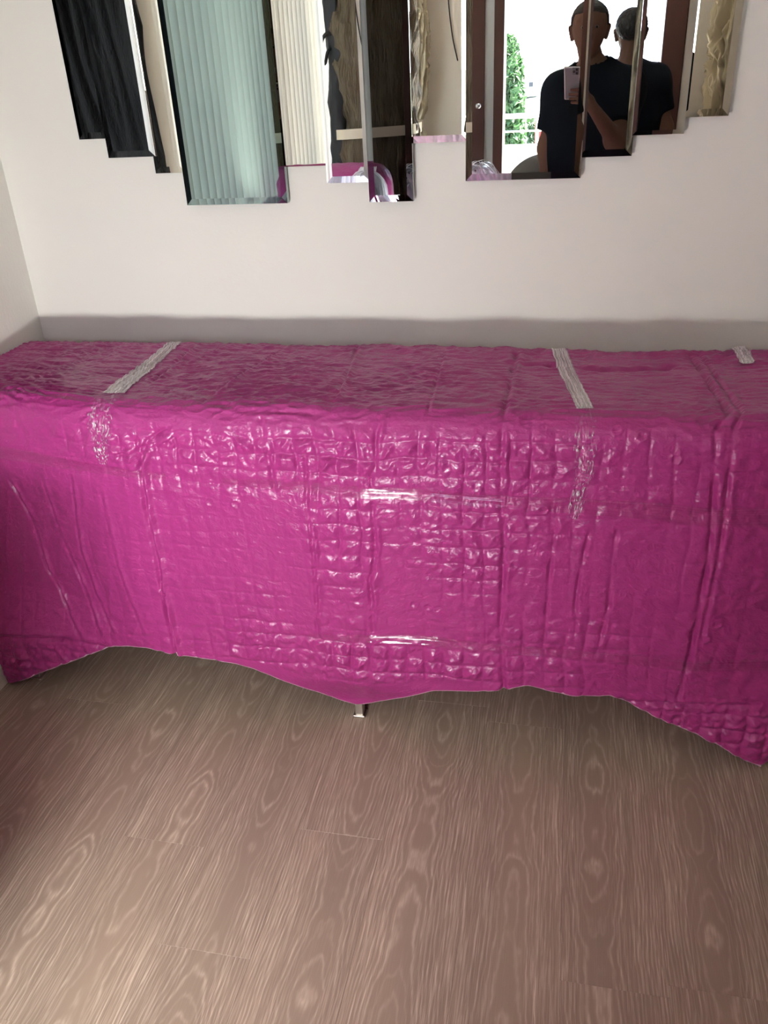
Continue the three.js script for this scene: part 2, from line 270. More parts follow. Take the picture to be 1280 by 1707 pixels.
function wrinkle(x, q, bottom) { // offset along the normal, metres
  let d = creaseDepth(x, q);
  const front = sm(-0.02, 0.05, q);
  if (front > 0) {
    let amp = 1.1 + 0.7 * N(x * 5, q * 5, 3.3);
    for (const [zx, zq, rx, rq, a] of zones) { const e = Math.pow((x - zx) / rx, 2) + Math.pow((q - zq) / rq, 2); if (e < 6) amp += a * Math.exp(-e * e * 0.7); }
    amp *= lerp(1, 0.65, sm(-0.93, -1.05, x) * sm(0.6, 0.5, q)) * lerp(1, 0.75, sm(0.17, 0.24, q) * sm(0.56, 0.5, q) * sm(-0.5, -0.6, x));
    // the leg wedge in the middle is pulled smooth
    amp *= 1 - 0.92 * sm(-0.02, 0.012, q - (0.66 + 0.05 * Math.exp(-Math.pow((x + 0.46) / 0.14, 2)))) * sm(0.36, 0.3, Math.abs(x + 0.46));
    amp = Math.max(0.15, amp);
    const wx = x + 0.009 * N(x * 7, q * 7, 1.1) + 0.005 * N(x * 19, q * 17, 2.1) + 0.0022 * N(x * 48, q * 45, 2.6), wq = q + 0.009 * N(x * 6, q * 8, 7.1) + 0.006 * N(x * 18, q * 16, 5.1) + 0.002 * N(x * 47, q * 50, 5.6);
    const cx = wx / 0.0455, cy = wq / 0.0405, ix = Math.floor(cx), iy = Math.floor(cy), fx = cx - ix, fy = cy - iy, h = hash(ix, iy, 5), h2 = hash(ix, iy, 9), h3 = hash(ix, iy, 13);
    const ex = Math.abs(2 * fx - 1), ey = Math.abs(2 * fy - 1);
    const puff = (1 - ex * ex * ex) * (1 - ey * ey * ey);
    const tilt = (h2 - 0.5) * (fx - 0.5) + (h3 - 0.5) * (fy - 0.5);
    const gx = sm(-0.35, 0.35, N(x * 9, q * 6, 12.1)), gy = sm(-0.3, 0.4, N(x * 6, q * 9, 14.7));
    const groove = Math.exp(-Math.pow((1 - ex) / 0.12, 2)) * (0.35 + 1.2 * hash(ix, 77)) * gx + 0.7 * Math.exp(-Math.pow((1 - ey) / 0.13, 2)) * gy;
    const th = h * 6.2832, kink = Math.abs((fx - 0.5) * Math.cos(th) + (fy - 0.5) * Math.sin(th) + 0.3 * (h2 - 0.5) + 0.16 * N(x * 55, q * 55, 3.8)), dent = Math.max(0, 1 - kink * 3.2);
    const crumple = 1 - Math.abs(N(x * 42 + h * 20, q * 36, 2.9)) * 2.2;
    d += front * amp * (0.0012 * puff * (0.2 + h) + 0.0024 * tilt * puff - 0.00115 * groove + (h3 > 0.4 ? 0.0013 : -0.0013) * dent * puff + 0.0008 * crumple * puff * sm(0.9, 2.4, amp));
    const ridge = Math.abs(N(x * 24 + 1.5 * N(x * 9, q * 9, 3.1), q * 20, 8.1)), ridge2 = Math.abs(N(x * 52, q * 44 + N(x * 14, q * 14, 6.4), 4.4));
    d += front * (0.0009 * (1 - 2.4 * ridge) + 0.0005 * (1 - 2.4 * ridge2)) * (0.55 + 0.45 * Math.min(amp, 2.2));
    // rows of small bubbles on the flaps over the outer legs
    const flap = sm(0.30, 0.37, Math.abs(x + 0.46)) * sm(0.655, 0.675, q + 0.02 * N(x * 9, 4.4));
    if (flap > 0) { const by = (q + 0.18 * (x > -0.46 ? x : -x)) / 0.0205, jy = Math.floor(by), bx = x / 0.026 + (jy & 1) * 0.5 + 0.3 * hash(jy, 3), u = bx - Math.floor(bx) - 0.5, v = by - jy - 0.5; d += flap * 0.0032 * Math.max(0, 1 - 5 * u * u - 7 * v * v) * (0.4 + 0.9 * hash(Math.floor(bx), jy, 2)); }
    // slack folds fanning out from the taped corner and long pulls on the left end
    const left = sm(-0.9, -1.0, x);
    d += left * front * sm(0.62, 0.5, q) * 0.0022 * (1 - 2.4 * Math.abs(N(x * 17 + q * 3.5, q * 2.6, 5.9))) * sm(0.1, 0.2, q);
    const fan = Math.exp(-(Math.pow((x + 1.0) / 0.2, 2) + Math.pow((q - 0.06) / 0.09, 2)));
    if (fan > 0.02) { const ang = Math.atan2(q + 0.02, x + 0.985); d += fan * 0.004 * (1 - 2.4 * Math.abs(N(ang * 3.2, Math.hypot(x + 0.985, q + 0.02) * 9, 1.3))); }
    for (const [px, pq] of pops) { const m = Math.hypot(x - px, q - pq); if (m < 0.02) d += 0.0022 * Math.exp(-Math.pow((m - 0.0095) / 0.0022, 2)) - 0.0016 * Math.exp(-Math.pow(m / 0.006, 2)) + (m < 0.012 ? 0.0012 * N(x * 260, q * 260, px * 50) : 0); }
    d -= 0.0035 * Math.exp(-Math.pow((q - along(bandUq, x)) / 0.013, 2)) * sm(-1.5, -1.3, x) * front;   // squeezed in where the film is wound round
    d -= 0.003 * Math.exp(-Math.pow((q - along(bandLq, x)) / 0.012, 2)) * sm(-0.75, -0.6, x);
  }
  if (front < 1) {
    const top = 1 - front, fine = 1 - 2.2 * Math.abs(N(x * 15 + 2 * N(x * 5, q * 5), q * 46, 9.1)), finer = 1 - 2.2 * Math.abs(N(x * 38, q * 105, 3.6));
    const region = 0.55 + 0.6 * sm(-0.3, 0.4, N(x * 3.2, q * 4, 6.6));
    const far = sm(-0.36, -0.44, q);
    d += top * (0.0042 * region * fine + 0.0019 * finer * region + 0.0016 * (1 - 2 * Math.abs(N(x * 8 - q * 12, q * 9, 4.9))));
    d += top * far * 0.0035 * (1 - 2 * Math.abs(N(x * 34, q * 22, 2.8)));
    const cx = x / 0.0455, fx = cx - Math.floor(cx); d -= top * 0.0006 * Math.exp(-Math.pow((1 - Math.abs(2 * fx - 1)) / 0.12, 2)) * hash(Math.floor(cx), 4);
  }
  return d;
}
const bandUq = [[-1.47, 0.132], [-1.274, 0.138], [-0.967, 0.144], [-0.678, 0.152], [-0.459, 0.158], [-0.049, 0.171], [0.166, 0.170], [0.54, 0.182]];
const bandLq = [[-0.8, 0.57], [-0.55, 0.562], [-0.371, 0.549], [-0.009, 0.541], [0.475, 0.548], [0.54, 0.55]];
const ARC = SB.r * Math.PI / 2;
const qOfY = (y) => ARC / 2 + (SB.yt - SB.r - y);
function base(x, q) { // [y, z, ny, nz] of the unwrinkled wrap
  const zf = zFront(x, SB.yt - SB.r), yt = yTop(x, zf - SB.r);
  if (q <= -ARC / 2) { const z = zf - SB.r + (q + ARC / 2); return [yTop(x, z), z, 1, 0]; }
  if (q < ARC / 2) { const a = (q + ARC / 2) / SB.r, s = Math.sin(a), c = Math.cos(a); return [yt - SB.r + SB.r * c, zf - SB.r + SB.r * s, c, s]; }
  const y = yt - SB.r - (q - ARC / 2); return [y, zFront(x, y), 0, 1];
}
function skin(x, q, lift = 0) { const b = base(x, q), d = wrinkle(x, q) + lift; return [x, b[0] + b[2] * d, b[1] + b[3] * d]; }
const filmBump = (() => { // fine crackle of stretched film
  const a = vnoise(24, 24, 11), b = vnoise(48, 48, 12), c = vnoise(110, 110, 13), w = vnoise(12, 12, 14);
  return tex(1024, 1024, (x, y) => { const u = x / 1024, v = y / 1024, k = 1.2 * w(u * 12, v * 12); const r = 0.5 * (1 - Math.abs(a(u * 24 + k, v * 24)) * 1.7) + 0.3 * (1 - Math.abs(b(u * 48, v * 48 + k)) * 1.7) + 0.2 * c(u * 110, v * 110); const s = clamp(0.35 + 0.5 * r, 0, 1); return [s, s, s]; });
})();
const wrapColor = new THREE.Color(0.365, 0.034, 0.187);
const wrapMat = phys({ color: wrapColor, roughness: 0.34, specularIntensity: 0.75, clearcoat: 0.12, clearcoatRoughness: 0.15, bumpMap: bumpAt(filmBump, 3.2), bumpScale: 0.0014 });
const sideboard = thing('wrapped_sideboard', 'long sideboard wrapped all over in glossy magenta quilted bubble film, standing against the wall', 'sideboard');
{
  const nu = 680, qb = -0.47, n = { back: 8, top: 165, front: 285, lip: 6, under: 12 }, rows = n.back + n.top + n.front + n.lip + n.under;
  const inflate = (x) => { const e = Math.min((x - SB.x0) / 0.012, (SB.x1 - x) / 0.045); return e >= 1 ? 1 : Math.sqrt(Math.max(0, 1 - (1 - e) * (1 - e))); };
  const geo = grid(nu, rows, (u, v, i, j) => {
    const x = lerp(SB.x0, SB.x1, u), zf = zFront(x, SB.yt - SB.r), qTop = -(zf - SB.r - SB.zb) - ARC / 2, yb = yBottom(x), qEnd = qOfY(yb) + 0.002;
    let p;
    if (j <= n.back) { const t = j / n.back, c = skin(x, qTop); p = [x, lerp(0.24, c[1] - 0.006, t), c[2] - 0.006 * Math.sin(Math.PI * t)]; }
    else if (j <= n.back + n.top) p = skin(x, lerp(qTop, -0.02, (j - n.back) / n.top));
    else if (j <= n.back + n.top + n.front) p = skin(x, lerp(-0.02, qEnd, (j - n.back - n.top) / n.front));
    else if (j <= n.back + n.top + n.front + n.lip) { const a = ((j - n.back - n.top - n.front) / n.lip) * Math.PI, c = skin(x, qEnd); p = [x, c[1] - 0.004 * Math.sin(a), c[2] - 0.004 * (1 - Math.cos(a))]; }
    else { const t = (j - n.back - n.top - n.front - n.lip) / n.under, c = skin(x, qEnd), zi = c[2] - 0.16; p = t < 0.5 ? [x, lerp(c[1], 0.24, t * 2), lerp(c[2] - 0.008, zi, t * 2)] : [x, 0.24, lerp(zi, SB.zb, t * 2 - 1)]; }
    const s = inflate(x), yc = clamp(p[1], 0.24, 0.78), zc = clamp(p[2], 0.12, 0.5), m = 0.045;
    const oy = p[1] - yc, oz = p[2] - zc, back = 1 - s;
    p[1] -= Math.sign(oy) * Math.min(Math.abs(oy), m * back); p[2] -= Math.sign(oz) * Math.min(Math.abs(oz), m * back);
    return p;
  }, (u, v, i, j) => { const k = j / rows; return [u * 2, k * 1.55]; });
  part(sideboard, 'quilted_wrap', geo, wrapMat);
  // closed ends
  const pos = geo.attributes.position;
  for (const [i, flip] of [[0, false], [nu, true]]) {
    const ring = []; for (let j = 0; j <= rows; j += 2) { const k = j * (nu + 1) + i; ring.push([pos.getX(k), pos.getY(k), pos.getZ(k)]); }
    const P = [ring[0][0], 0.5, 0.3], UV = [0, 0], I = []; for (const p of ring) { P.push(...p); UV.push(p[2], p[1]); }
    for (let k = 1; k < ring.length; k++) flip ? I.push(0, k + 1, k) : I.push(0, k, k + 1);
    flip ? I.push(0, 1, ring.length) : I.push(0, ring.length, 1);
    const g = new THREE.BufferGeometry(); g.setAttribute('position', new THREE.Float32BufferAttribute(P, 3)); g.setAttribute('uv', new THREE.Float32BufferAttribute(UV, 2)); g.setIndex(I); g.computeVertexNormals();
    part(sideboard, numbered('wrap_end'), g, wrapMat);
  }
  // pale cut edge of the foam along the hem
  const curve = new THREE.CatmullRomCurve3([...Array(160).keys()].map((k) => { const x = lerp(SB.x0 + 0.05, SB.x1 - 0.03, k / 159), yb = yBottom(x), c = skin(x, qOfY(yb) + 0.002); return new THREE.Vector3(x, c[1] - 0.003, c[2] - 0.003); }));
  part(sideboard, 'hem_edge', new THREE.TubeGeometry(curve, 500, 0.0022, 5), std(new THREE.Color(0.62, 0.4, 0.5), 0.5), null, 'pale cut foam edge of the wrap');
  // steel feet under the three front wedges and at the back
  const steel = std(new THREE.Color(0.62, 0.58, 0.52), 0.28, { metalness: 1 });
  for (const [x, z, h] of [[-0.458, 0.515, 0.06], [-1.40, 0.50, 0.06], [0.49, 0.50, 0.05], [-0.458, 0.13, 0.25], [-1.38, 0.13, 0.25], [0.45, 0.13, 0.25]])
    part(sideboard, numbered('foot'), mergeGeometries([rbox(x - 0.011, x + 0.011, 0.006, h, z - 0.011, z + 0.011, 0.003), rbox(x - 0.016, x + 0.016, 0, 0.007, z - 0.016, z + 0.016, 0.003)]), steel);
}
// strips of tape and wound film on the wrap
const streak = (seed, lo, hi) => { const a = vnoise(64, 6, seed), b = vnoise(22, 3, seed + 1), c = vnoise(40, 40, seed + 2); return tex(128, 512, (x, y) => { const u = x / 128, v = y / 512; const s = clamp(lerp(lo, hi, 0.5 + 0.5 * (0.55 * a(u * 64, v * 6) + 0.5 * b(u * 22, v * 3) + 0.25 * c(u * 40, v * 40))), 0, 1); return [s, s, s]; }); };
const tapeMat = phys({ color: new THREE.Color(0.86, 0.80, 0.80), roughness: 0.3, transparent: true, alphaMap: streak(31, 0.1, 1.15), bumpMap: streak(41, 0, 1), bumpScale: 0.0012, side: THREE.DoubleSide });
const filmMat = phys({ color: new THREE.Color(0.97, 0.94, 0.95), transmission: 1, thickness: 0, roughness: 0.07, ior: 1.55, side: THREE.DoubleSide });
const glintPatches = (() => { const a = vnoise(15, 24, 61), b = vnoise(12, 20, 62); return tex(256, 256, (x, y) => { const u = x / 256, v = y / 256, s = clamp(1.25 * (1 - 2.4 * Math.abs(a(u * 15, v * 24))) * (0.2 + 0.8 * b(u * 12, v * 20)) * (0.25 + 1.1 * sm(0.15, 0.6, v)), 0, 0.85); return [s, s, s]; }); })();  // white patches painted in for the tape's glints, denser down the tail
const crumpleMat = phys({ color: new THREE.Color(0.93, 0.9, 0.91), roughness: 0.16, clearcoat: 1, clearcoatRoughness: 0.06, transparent: true, alphaMap: glintPatches, bumpMap: glintPatches, bumpScale: 0.003, side: THREE.DoubleSide });
function strip(name, path, mat, lift, nv, rough = 0.0008, label, nu = mat === filmMat ? 70 : 34) { // path: [x, q, half width]
  nv = Math.round(nv * 1.6);
  const len = path.length - 1, at = (t) => { const k = clamp(Math.floor(t * len), 0, len - 1), f = t * len - k; return path[k].map((v, c) => lerp(v, path[k + 1][c], f)); };
  const g = grid(nu, nv, (u, v) => {
    const [x, q, w] = at(v), [xa, qa] = at(Math.max(0, v - 0.01)), [xb, qb] = at(Math.min(1, v + 0.01)), l = Math.hypot(xb - xa, qb - qa), s = (u - 0.5) * 2 * w * (1 + 0.1 * N(v * 9, u > 0.5 ? 3 : 8));
    const px = x + s * (qb - qa) / l, pq = q - s * (xb - xa) / l;
    if (mat === filmMat) { const b = base(px, pq), e = lift + 0.00024 * Math.sin(u * 57 + 1.6 * N(v * 4, lift * 700)) * (0.8 + 0.7 * N(v * 5, u * 9, 4.1)) + 0.0005 * Math.sin(u * 14 + 3 * N(v * 3, 2.2)) + 0.0007 * N(v * 7, u * 2, 7.7) - 0.0022 * sm(0.12, 0, Math.min(u, 1 - u)); return [px, b[0] + b[2] * e, b[1] + b[3] * e]; }
    return skin(px, pq, lift + rough * (1 + N(u * 11, v * 3.5, lift * 900)) + rough * 0.6 * N(u * 24, v * 30, 3.3));
  });
  const m = part(sideboard, name, g, mat); if (label) m.userData.label = label; return m;
}
strip('packing_tape', [[-1.012, -0.466, 0.019], [-1.005, -0.33, 0.021], [-0.99, -0.12, 0.026], [-0.986, -0.055, 0.026]], tapeMat, 0.0026, 130, 0.0007, 'white streaky tape over the top near the left end');
strip('packing_tape_001', [[-0.986, -0.055, 0.026], [-0.987, 0.0, 0.029], [-0.99, 0.04, 0.031], [-0.995, 0.08, 0.022], [-1.0, 0.125, 0.008]], crumpleMat, 0.003, 110, 0.003, 'crumpled glossy tail of tape at the left end');
strip('packing_tape_002', [[-0.006, -0.47, 0.0185], [0.02, -0.25, 0.018], [0.05, -0.07, 0.017], [0.054, -0.04, 0.017]], tapeMat, 0.0026, 130, 0.0007, 'white streaky tape over the top right of the middle');
strip('packing_tape_003', [[0.054, -0.04, 0.018], [0.056, 0.02, 0.022], [0.06, 0.085, 0.021], [0.055, 0.13, 0.016], [0.042, 0.2, 0.011]], crumpleMat, 0.003, 130, 0.0028, 'crumpled glossy tail of tape right of the middle');
strip('packing_tape_004', [[0.4135, -0.475, 0.0175], [0.414, -0.41, 0.0175], [0.4135, -0.352, 0.0165], [0.4135, -0.342, 0.012]], tapeMat, 0.0026, 50, 0.0007, 'short rounded end of white tape at the back right');
strip('stretch_film_band', [[-1.44, 0.128, 0.018], [-1.274, 0.136, 0.017], [-1.0, 0.143, 0.012], [-0.85, 0.148, 0.008]], filmMat, 0.0034, 200, 0.0005, 'clear film band at the left end');
strip('stretch_film_band_001', [[-0.72, 0.150, 0.008], [-0.56, 0.156, 0.013], [-0.459, 0.160, 0.014], [-0.25, 0.166, 0.015], [-0.049, 0.172, 0.017], [0.166, 0.176, 0.02], [0.5, 0.186, 0.022]], filmMat, 0.0034, 420, 0.0005, 'clear film band round the upper front');
strip('stretch_film_band_002', [[-0.56, 0.558, 0.006], [-0.40, 0.553, 0.013], [-0.2, 0.549, 0.015], [-0.009, 0.547, 0.013], [0.2, 0.549, 0.014], [0.5, 0.556, 0.016]], filmMat, 0.0034, 420, 0.0005, 'clear film band round the lower front');
strip('stretch_film_band_003', [[-0.86, -0.075, 0.005], [-0.6, -0.07, 0.006], [-0.5, -0.066, 0.004]], filmMat, 0.0034, 140, 0.0006, 'thin film strand along the top edge');

// ---------------------------------------------------------------- left window with vertical blinds
{
  const frameMat = std(0x4a2f27, 0.45), w = structGroup('window_1');
  const x0 = X0 - 0.14, x1 = X0 - 0.08;
  for (const [a, b] of [[WIN.z0, WIN.z0 + 0.06], [2.34, 2.41], [WIN.z1 - 0.06, WIN.z1]]) part(w, numbered('window_post'), rbox(x0, x1, WIN.y0, WIN.y1, a, b), frameMat);
  for (const [a, b] of [[WIN.y0, WIN.y0 + 0.06], [WIN.y1 - 0.06, WIN.y1]]) part(w, numbered('window_rail'), rbox(x0, x1, a, b, WIN.z0, WIN.z1), frameMat);
  const glass = phys({ color: 0xffffff, transmission: 1, thickness: 0, roughness: 0.02, ior: 1.5 });
  for (const [a, b] of [[WIN.z0 + 0.05, 2.35], [2.4, WIN.z1 - 0.05]]) part(w, numbered('pane'), box(X0 - 0.112, X0 - 0.108, WIN.y0 + 0.05, WIN.y1 - 0.05, a, b), glass);
  part(w, 'window_sill', rbox(X0 - 0.2, X0 + 0.03, WIN.y0 - 0.03, WIN.y0, WIN.z0 - 0.03, WIN.z1 + 0.03), std(0xd8d4cc, 0.4));
  const blind = thing('vertical_blind', 'white vertical blind of close curved vanes drawn across the window on the left wall', 'blind');
  part(blind, 'head_rail', rbox(X0 + 0.005, X0 + 0.055, 2.36, 2.41, WIN.z0 - 0.08, WIN.z1 + 0.08), std(0xcfcac0, 0.5));
  const cloth = phys({ color: new THREE.Color(0.72, 0.70, 0.62), roughness: 1, transmission: 0.17, thickness: 0, side: THREE.DoubleSide });
  const vane = grid(8, 24, (u, v) => { const s = (u - 0.5) * 0.094; return [0.016 * Math.cos((u - 0.5) * 2.6) - 0.012, lerp(0.55, 2.36, v), s]; });
  for (let z = WIN.z0 - 0.04, k = 0; z < WIN.z1 + 0.05; z += 0.075, k++) { const m = part(blind, numbered('vane'), vane, cloth, [X0 + 0.034, 0, z]); m.rotation.y = 0.30 + 0.05 * (hash(k, 3) - 0.5); }
}

// ---------------------------------------------------------------- balcony door in the back wall
{
  const wood = std(0x4b2a20, 0.4), dark = std(0x17110f, 0.4), d = structGroup('door_1');
  part(d, 'door_leaf', mergeGeometries([rbox(-0.68, -0.585, 0.02, 2.22, ZB - 0.02, ZB + 0.04), rbox(-0.6, -0.5, 0.02, 0.14, ZB - 0.02, ZB + 0.04), rbox(-0.6, -0.5, 2.12, 2.22, ZB - 0.02, ZB + 0.04)]), wood);
  part(d, 'frosted_pane', box(-0.59, -0.515, 0.12, 2.14, ZB + 0.0, ZB + 0.012), std(new THREE.Color(0.5, 0.52, 0.5), 0.5));
  part(d, 'door_post', rbox(-0.525, -0.46, 0, 2.3, ZB - 0.03, ZB + 0.2), wood);
  part(d, 'door_post_001', rbox(0.52, 0.655, 0, 2.3, ZB - 0.03, ZB + 0.2), wood);
  part(d, 'door_post_002', rbox(-0.71, -0.68, 0, 2.3, ZB - 0.03, ZB + 0.2), dark);
  part(d, 'door_head', rbox(-0.71, 0.66, 2.2, 2.31, ZB - 0.03, ZB + 0.2), wood);
  part(d, 'threshold', rbox(-0.7, 0.66, -0.02, 0.012, ZB, ZB + 0.22), std(0xb9b2a6, 0.35));
  const chrome = std(0xd0d0d0, 0.2, { metalness: 1 });
  part(d, 'door_knob', mergeGeometries([new THREE.CylinderGeometry(0.012, 0.012, 0.05, 16).rotateX(Math.PI / 2).translate(-0.62, 1.28, ZB - 0.045), new THREE.SphereGeometry(0.02, 20, 14).translate(-0.62, 1.28, ZB - 0.075)]), chrome);
}

// ---------------------------------------------------------------- things behind the photographer, seen in the mirror
function wrapped(x0, x1, y0, y1, z0, z1, amp, seed, r = 0.05, n = 46) { // lumpy cloth- or film-covered block
  const g = new RoundedBoxGeometry(x1 - x0, y1 - y0, z1 - z0, 6, r), parts = new THREE.BoxGeometry(x1 - x0, y1 - y0, z1 - z0, n, n * 2, n), p = parts.attributes.position, hx = (x1 - x0) / 2, hy = (y1 - y0) / 2, hz = (z1 - z0) / 2;
  for (let i = 0; i < p.count; i++) {
    let x = p.getX(i), y = p.getY(i), z = p.getZ(i);
    const ix = clamp(x, -hx + r, hx - r), iy = clamp(y, -hy + r, hy - r), iz = clamp(z, -hz + r, hz - r), dx = x - ix, dy = y - iy, dz = z - iz, l = Math.hypot(dx, dy, dz) || 1;
    const e = r + amp * (1 - 2.2 * Math.abs(N(x * 5 + z * 3 + seed, y * 3.5, z * 5))) + amp * 0.5 * (1 - 2 * Math.abs(N(x * 14 + z * 9, y * 9 + seed, z * 14))) - amp * 0.5;
    p.setXYZ(i, ix + (dx / l) * e, iy + (dy / l) * e, iz + (dz / l) * e);
  }
  parts.computeVertexNormals(); return parts.translate((x0 + x1) / 2, (y0 + y1) / 2, (z0 + z1) / 2);
}
const blackPlastic = phys({ color: new THREE.Color(0.004, 0.004, 0.005), roughness: 0.55, specularIntensity: 0.05, bumpMap: bumpAt(filmBump, 1.5), bumpScale: 0.002 });
{
  const o = thing('garment_bag', 'long black plastic garment bag hanging on the left wall beside the blind', 'garment bag', [X0 + 0.005, 0, 0.62]);
  const g = grid(60, 90, (u, v) => [0.05 + 0.012 * (1 - 2 * Math.abs(N(u * 6 + v * 2, v * 3, 2.1))) - 0.02 * v, lerp(0.98, 2.1, v), lerp(-0.34, 0.27, u)]);
  part(o, 'plastic_sheet', g, Object.assign(blackPlastic.clone(), { side: THREE.DoubleSide }));
  part(o, 'coat_hanger', new THREE.TubeGeometry(new THREE.CatmullRomCurve3([[0.02, 2.08, -0.28], [0.02, 2.14, -0.02], [0.02, 2.2, -0.02], [0.02, 2.23, 0.01], [0.01, 2.2, 0.03]].map((p) => new THREE.Vector3(...p))), 40, 0.004, 6), std(0x555555, 0.4));
  part(o, 'hooded_back', grid(20, 30, (u, v) => [0.004, lerp(0.98, 2.1, v), lerp(-0.34, 0.27, u)]), blackPlastic);
}
{ // tall bundle of olive cloth with black cover, strap loop and tape
  const o = thing('wrapped_bundle', 'tall olive-brown cloth bundle with a black edge and a pale tape round its middle', 'bundle', [-1.075, 0, 2.9]);
  const olive = std(new THREE.Color(0.10, 0.072, 0.035), 0.6, { bumpMap: bumpAt(filmBump, 1), bumpScale: 0.014 });
  part(o, 'cloth_cover', wrapped(-0.19, 0.22, 0, 2.25, -0.17, 0.17, 0.034, 4, 0.1, 56), olive);
  part(o, 'black_cover', wrapped(-0.225, -0.12, 0.25, 2.25, -0.15, 0.15, 0.02, 9, 0.05, 26), std(0x0b0a09, 0.6));
  const loop = new THREE.CatmullRomCurve3([[-0.17, 1.66, -0.12], [-0.20, 1.69, -0.15], [-0.235, 1.66, -0.15], [-0.25, 1.58, -0.15], [-0.23, 1.55, -0.15], [-0.205, 1.61, -0.15], [-0.17, 1.62, -0.12]].map((p) => new THREE.Vector3(...p)));
  part(o, 'strap_loop', new THREE.TubeGeometry(loop, 50, 0.009, 6), std(0x0b0a09, 0.6));
  const tape = []; for (let a = 0; a <= 80; a++) { const t = (a / 80) * Math.PI * 2, s = (v, e) => Math.sign(v) * Math.pow(Math.abs(v), e); tape.push([0.015 + 0.228 * s(Math.cos(t), 0.45), 0.196 * s(Math.sin(t), 0.45)]); }
  part(o, 'tape_band', grid(80, 3, (u, v, i) => [tape[i][0], 1.185 + v * 0.05 + 0.03 * tape[i][0], tape[i][1]]), std(new THREE.Color(0.6, 0.52, 0.36), 0.4, { side: THREE.DoubleSide }));
}
const plumWrap = phys({ color: wrapColor, roughness: 0.4, clearcoat: 0.4, clearcoatRoughness: 0.25, bumpMap: bumpAt(filmBump, 1.5), bumpScale: 0.002 });
{
  const o = thing('wrapped_armchair', 'rounded armchair wrapped in plum quilted film, turned to the sideboard, left of the photographer', 'armchair', [-1.1, 0, 1.7]);
  part(o, 'wrapped_back', wrapped(-0.29, 0.27, 0.62, 1.11, 0.26, 0.46, 0.008, 2, 0.09, 34), plumWrap);
  part(o, 'wrapped_seat', wrapped(-0.29, 0.305, 0.36, 0.69, -0.27, 0.30, 0.006, 6, 0.04, 30), plumWrap);
  for (const [x, z] of [[-0.2, 0.0], [0.1, 0.14], [-0.2, 0.34], [0.1, 0.34]]) part(o, numbered('wooden_leg'), new THREE.CylinderGeometry(0.022, 0.014, 0.37, 12).translate(x, 0.185, z), std(0x2e1c12, 0.5));
}
function ribbons(count, seed, path, w, spread) { // loose strips of film
  const r = rng(seed), g = [];
  for (let k = 0; k < count; k++) {
    const a = r() - 0.5, b = r() - 0.5, c = r(), tw = r() * 3;
    const pts = path.map(([x, y, z], i) => { const t = i / (path.length - 1); return new THREE.Vector3(x + a * spread[0] * (0.3 + t) + 0.012 * (r() - 0.5), y - c * spread[1] * t + 0.01 * (r() - 0.5), z + b * spread[2] + 0.012 * (r() - 0.5)); });
    const cv = new THREE.CatmullRomCurve3(pts);
    g.push(grid(1, 16, (u, v) => { const p = cv.getPoint(v), an = tw + v * 2, s = (u - 0.5) * w * (0.6 + c); return [p.x + s * Math.cos(an), p.y + s * 0.2, p.z + s * Math.sin(an)]; }));
  }
  return mergeGeometries(g);
}
const filmSheet = phys({ color: new THREE.Color(0.85, 0.86, 0.9), roughness: 0.5, transmission: 0.6, thickness: 0, side: THREE.DoubleSide });
const filmGlow = phys({ color: new THREE.Color(0.93, 0.94, 0.97), roughness: 0.6, transmission: 0.6, thickness: 0, side: THREE.DoubleSide });
const filmWhite = phys({ color: new THREE.Color(0.75, 0.76, 0.8), roughness: 0.18, clearcoat: 0.6, side: THREE.DoubleSide });
